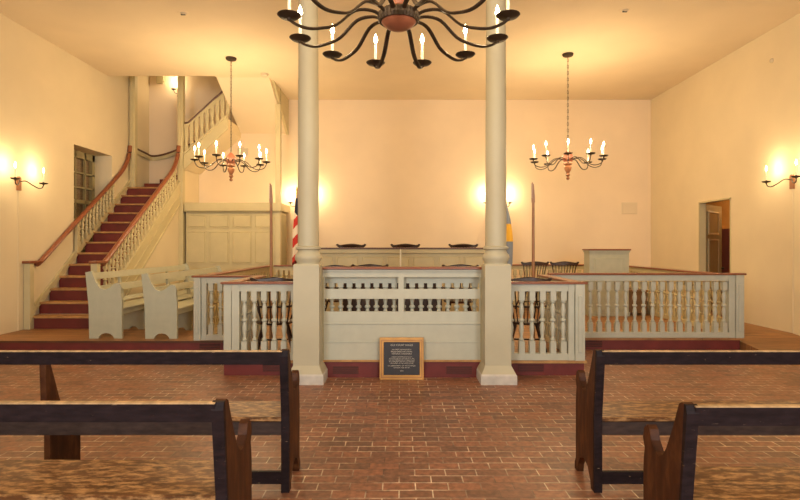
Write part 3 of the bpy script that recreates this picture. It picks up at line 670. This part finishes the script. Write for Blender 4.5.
# ---------------------------------------------------------------- dark benches in the foreground (backs to the camera); face = aisle side
def bench(xa, y0, L, side, label, mids, sy=1.0, sz=1.0):
    """xa: x of the aisle-side face; side -1 runs left, +1 runs right; y0: back foot"""
    t = thing('wooden_bench', label, 'bench', (xa, y0, 0), 0, 'old dark wooden benches in the foreground'); t.scale = (1, sy, sz)
    prof = [(0.0, 0.0), (0.0, 0.50), (-0.045, 0.905), (-0.04, 0.935), (-0.01, 0.945), (0.015, 0.93), (0.07, 0.80), (0.13, 0.68), (0.165, 0.635), (0.20, 0.615), (0.24, 0.625), (0.275, 0.665), (0.295, 0.715), (0.32, 0.73), (0.35, 0.705), (0.365, 0.65),
            (0.345, 0.60), (0.355, 0.55), (0.36, 0.48), (0.36, 0.09), (0.385, 0.05), (0.385, 0.0), (0.33, 0.0), (0.32, 0.05), (0.27, 0.12), (0.20, 0.15), (0.12, 0.12), (0.07, 0.05), (0.06, 0.0)]
    s = side; th = 0.045
    def X(a, b): return (min(s*a, s*b), max(s*a, s*b))
    for a in (0, L-th):
        e = obj('end_panel', prism(BM(), prof, 'x', *X(a, a+th)), M_bend, t)
    for a in (th, L-2*th):
        obj('back_post', prism(BM(), [(-0.006, 0.0), (-0.006, 0.50), (-0.055, 0.905), (-0.046, 0.94), (-0.03, 0.943), (0.0, 0.60), (0.012, 0.50), (0.012, 0.0)], 'x', *X(a-0.047 if a < 1 else a-0.0, a+0.006 if a < 1 else a+0.047)), M_bback, t, label='dark back post')
    x0, x1 = X(th, L-th)
    x0b, x1b = X(0.035, L-0.035)
    br = obj('backrest', prism(BM(), [(-0.056, 0.935), (-0.048, 0.850), (-0.020, 0.850), (-0.028, 0.935)], 'x', x0b, x1b), M_bback, t)
    obj('worn_edge', prism(BM(), [(-0.057, 0.934), (-0.057, 0.940), (-0.027, 0.940), (-0.027, 0.934)], 'x', x0b, x1b), M_edge, br, label='top edge rubbed to bare wood')
    obj('seat', bx(BM(), x0, x1, 0.005, 0.375, 0.462, 0.492, 0.006), M_bseat, t, label='golden brown seat worn to bare wood')
    obj('apron', bx(BM(), x0, x1, 0.005, 0.027, 0.375, 0.461), M_apron, t)
    obj('stretcher', bx(BM(), x0, x1, 0.01, 0.035, 0.05, 0.13), M_bback, t)
    for md in mids:
        a, b = X(md, md+0.04)
        obj('middle_support', prism(BM(), [(0.03, 0.0), (0.028, 0.461), (0.36, 0.461), (0.36, 0.0)], 'x', a, b), M_bend, t)
        obj('back_brace', prism(BM(), [(0.0, 0.49), (-0.02, 0.92), (0.005, 0.92), (0.16, 0.49)], 'x', a, b), M_bend, t)
bench(-0.72, 3.46, 4.2, -1, 'long dark wooden bench left of the aisle in the back row', (1.57, 3.0), 1, 0.988)
bench(-0.775, 2.39, 4.2, -1, 'dark wooden bench nearest the camera on the left, seat worn', (1.52, 3.0), 1.10, 0.973)
bench(1.26, 3.46, 4.2, 1, 'long dark wooden bench right of the aisle in the back row', (1.75, 3.0), 1, 0.988)
bench(1.235, 2.345, 4.2, 1, 'dark wooden bench nearest the camera on the right, horned end', (1.75, 3.0), 1.0, 0.97)

# ---------------------------------------------------------------- lights fittings
me_pan = mesh_of('drip_pan', lathe(BM(), [(0.012, -0.03), (0.02, -0.012), (0.07, -0.004), (0.088, 0.012), (0.086, 0.016), (0.06, 0.004), (0.02, 0.004), (0.018, 0.03)], 20), M_iron)
me_cnd = mesh_of('candle', lathe(BM(), [(0.0125, 0.0), (0.0125, 0.185), (0.006, 0.19)], 10), M_wax)
me_fl = mesh_of('flame_bulb', lathe(BM(), [(0.004, 0.19), (0.015, 0.205), (0.019, 0.222), (0.014, 0.247), (0.001, 0.28)], 10), E_flame)
def cup(parent, loc, power, sc=1.0):
    for me in (me_pan, me_cnd, me_fl):
        o = bpy.data.objects.new(me.name.split('.')[0], me); C.objects.link(o); o.parent = parent
        o.location = loc; o.scale = (sc, sc, 1)
    lamp('candle_light', parent, (loc[0], loc[1], loc[2]+0.235), power, 0.03)
def chandelier(x, y, R, n, ph, label, power, big=False):
    zc = 3.28
    t = thing('chandelier', label, 'chandelier', (x, y, zc), ph, 'iron candle chandeliers')
    hz = 0.08 if big else -0.02
    for k in range(n):
        q = 2*PI*k/n; d = Vector((math.cos(q), math.sin(q), 0)); r0 = 0.13 if big else 0.05
        if big: ctrl = [(r0, hz), (0.21, hz+0.035), (0.34, hz+0.02), (0.48, -0.02), (0.60, -0.06), (0.70, -0.07), (0.78, -0.05), (R, -0.02)]
        else:   ctrl = [(r0, -0.03), (0.16, 0.02), (0.28, 0.0), (0.42, -0.12), (0.53, -0.15), (0.63, -0.12), (R-0.01, -0.06), (R, -0.02)]
        pts = smooth_pts([d*a+Vector((0, 0, b)) for a, b in ctrl], 4)
        a_ = obj('arm', tube(BM(), pts, 0.019 if big else 0.011, 8, 0.55 if big else 0.8), M_iron, t, True)
        cup(a_, tuple(d*R), power, 1.0 if big else 0.95)
    if big:
        obj('bowl', lathe(BM(), [(0.0, -0.015), (0.06, -0.005), (0.11, 0.02), (0.135, 0.05), (0.13, 0.06)], 28), M_copper, t, True, label='reddish turned bowl')
        bm = BM(); N = 72; ra = []
        for zz, rr in ((0.05, 0.145), (0.075, 0.158), (0.11, 0.158), (0.13, 0.14)):
            ra.append([bm.verts.new(((rr+0.006*(i % 2))*math.cos(2*PI*i/N), (rr+0.006*(i % 2))*math.sin(2*PI*i/N), zz)) for i in range(N)])
        for a, b in zip(ra, ra[1:]):
            for i in range(N): bm.faces.new((a[i], a[(i+1) % N], b[(i+1) % N], b[i]))
        bm.faces.new(ra[0][::-1]); bm.faces.new(ra[-1]); obj('fluted_ring', bm, M_iron, t)
        obj('centre_shaft', lathe(BM(), [(0.09, 0.13), (0.05, 0.18), (0.07, 0.30), (0.03, 0.42), (0.05, 0.5), (0.012, 0.55)], 20), M_copper, t, True)
        ztop = 0.55
    else:
        obj('centre_ball', lathe(BM(), [(0.02, -0.08), (0.085, -0.04), (0.105, 0.02), (0.10, 0.07), (0.06, 0.13), (0.02, 0.17)], 20), M_copper, t, True, label='reddish turned ball')
        obj('finial', lathe(BM(), [(0.0, -0.40), (0.03, -0.385), (0.035, -0.36), (0.018, -0.335), (0.045, -0.30), (0.03, -0.26), (0.062, -0.20), (0.07, -0.15), (0.045, -0.12), (0.085, -0.09), (0.08, -0.05)], 20), M_hub, t, True)
        ztop = 0.16
    L = H-zc-0.03; bm = BM(); z = ztop; i = 0
    while z < L:
        h_ = min(0.062, L-z+0.01); a = Vector((0.011, 0, 0)) if i % 2 else Vector((0, 0.011, 0))
        ring = [Vector((0, 0, z-0.006)), Vector((0, 0, z+0.004))+a, Vector((0, 0, z+h_-0.004))+a, Vector((0, 0, z+h_+0.006)), Vector((0, 0, z+h_-0.004))-a, Vector((0, 0, z+0.004))-a, Vector((0, 0, z-0.006))]
        tube(bm, ring, 0.0045, 5); z += h_; i += 1
    obj('chain', bm, M_iron, t)
    obj('ceiling_rose', lathe(BM(), [(0.02, L-0.03), (0.09, L-0.015), (0.105, L+0.005), (0.105, L+0.03)], 20), M_iron, t, True)
chandelier(-3.35, 10.57, 0.68, 10, math.radians(85), 'small iron candle chandelier on a chain before the stair', P_CHAND)
chandelier(3.26, 10.35, 0.67, 10, math.radians(73), 'small iron candle chandelier hanging over the right enclosure', P_CHAND)
chandelier(-0.01, 4.12, 0.83, 12, math.radians(15), 'large iron candle chandelier close overhead at the top centre', P_BIG, True)

def sconce(x, y, z, rz, label, cord=True, sp=1.0, pw=P_SCONCE):
    """wall plane is local y=0, room towards -y"""
    t = thing('wall_sconce', label, 'sconce', (x, y, z), rz, 'two-arm iron candle sconces'); t.scale = (sp, 1, 1)
    bm = BM(); pts = [(-0.04, -0.13), (0.04, -0.13), (0.04, 0.06)]+[(0.04*math.cos(q), 0.06+0.045*math.sin(q)) for q in [PI*k/8 for k in range(1, 8)]]+[(-0.04, 0.06)]
    prism(bm, pts, 'y', -0.03, 0.0); obj('backplate', bm, M_hub, t)
    for s in (-1, 1):
        ctrl = [(s*0.01, -0.03, 0.02), (s*0.08, -0.08, 0.035), (s*0.16, -0.13, -0.02), (s*0.25, -0.17, -0.065), (s*0.32, -0.19, -0.05), (s*0.34, -0.20, 0.0)]
        a = obj('arm', tube(BM(), smooth_pts(ctrl, 5), 0.009, 7), M_iron, t, True)
        cup(a, (s*0.34, -0.20, 0.02), pw, 0.8)
    if cord: obj('cord_cover', bx(BM(), -0.008, 0.008, -0.012, 0, -0.13-(z-ZP-0.13)+0.0, -0.13), M_wall, t)
sconce(-W, 8.93, 2.66, PI/2, 'two-arm iron candle sconce glowing on the left wall')
sconce(W, 8.68, 2.66, -PI/2, 'two-arm iron candle sconce glowing on the right wall')
sconce(-2.45, YB, 2.66, 0, 'candle sconce on the back wall half hidden by the left column', False, 0.9, P_REAR)
sconce(2.46, YB, 2.66, 0, 'candle sconce on the back wall half hidden by the right column', False, 0.9, P_REAR)
t = thing('stairwell_sconce', 'single candle sconce high on the wall above the stair landing', 'sconce', (-5.64, YB, 5.52))
bm = BM(); prism(bm, [(-0.035, -0.12), (0.035, -0.12), (0.035, 0.08), (-0.035, 0.08)], 'y', -0.025, 0); obj('backplate', bm, M_hub, t)
a = obj('arm', tube(BM(), smooth_pts([(0, -0.02, 0.0), (-0.03, -0.08, -0.05), (-0.06, -0.13, -0.03), (-0.07, -0.15, 0.02)], 5), 0.009, 7), M_iron, t, True)
cup(a, (-0.07, -0.15, 0.03), 14, 0.7)

# ---------------------------------------------------------------- small fittings
def downlight(x, y, label):
    t = thing('ceiling_spotlight', label, 'ceiling light', (x, y, H), 0, 'recessed eyeball lights')
    obj('trim_ring', lathe(BM(), [(0.085, -0.006), (0.095, -0.003), (0.095, 0)], 24), M_ceil, t, True)
    obj('eyeball', lathe(BM(), [(0.0, -0.03), (0.03, -0.026), (0.05, -0.012), (0.055, -0.004)], 18, (0.01, 0, 0)), M_plast, t, True)
    obj('lens', bx(BM(), -0.035, 0.035, -0.012, 0.012, -0.034, -0.022), M_black, t)
downlight(-3.47, 8.53, 'small recessed eyeball light in the ceiling above the left wall')
downlight(3.55, 8.42, 'small recessed eyeball light in the ceiling above the right wall')
t = thing('smoke_detector', 'small square smoke detector on the ceiling by the left soffit', 'smoke detector', (-2.93, 11.55, H))
obj('body', lathe(BM(), [(0.06, -0.05), (0.075, -0.03), (0.08, 0)], 20), M_plast, t, True); obj('base_ring', lathe(BM(), [(0.088, -0.01), (0.088, 0)], 20), M_plast, t, True)
t = thing('wall_speaker', 'pale rectangular speaker cover on the back wall right of the podium', 'speaker', (5.85, YB, 2.55))
obj('cover', bx(BM(), -0.19, 0.19, -0.03, 0, -0.13, 0.15, 0.01), M_ceil, t); obj('rim', bx(BM(), -0.20, 0.20, -0.015, 0, -0.14, 0.16), M_ceil, t)
t = thing('speaker_box', 'small beige box on the wall behind the left chandelier', 'speaker', (-4.0, YB, 4.0), 0)
obj('case', bx(BM(), -0.13, 0.13, -0.06, 0, -0.09, 0.09, 0.008), M_plast, t); obj('bracket', bx(BM(), -0.03, 0.03, -0.01, 0, -0.12, 0.12), M_plast, t)
t = thing('junction_box', 'small beige box high in the stairwell corner', 'box', (-6.10, YB, 5.80))
obj('case', bx(BM(), -0.09, 0.09, -0.07, 0, -0.07, 0.12, 0.005), M_tan, t); obj('lid', bx(BM(), -0.08, 0.08, -0.08, -0.07, -0.06, 0.11), M_tan, t)
t = thing('wall_sensor', 'tiny round sensor high on the right wall', 'sensor', (W, 9.17, 4.79)); t.rotation_euler = (0, -PI/2, 0)
obj('dome', lathe(BM(), [(0.04, 0), (0.04, 0.012), (0.02, 0.03), (0.0, 0.034)], 16), M_plast, t, True)
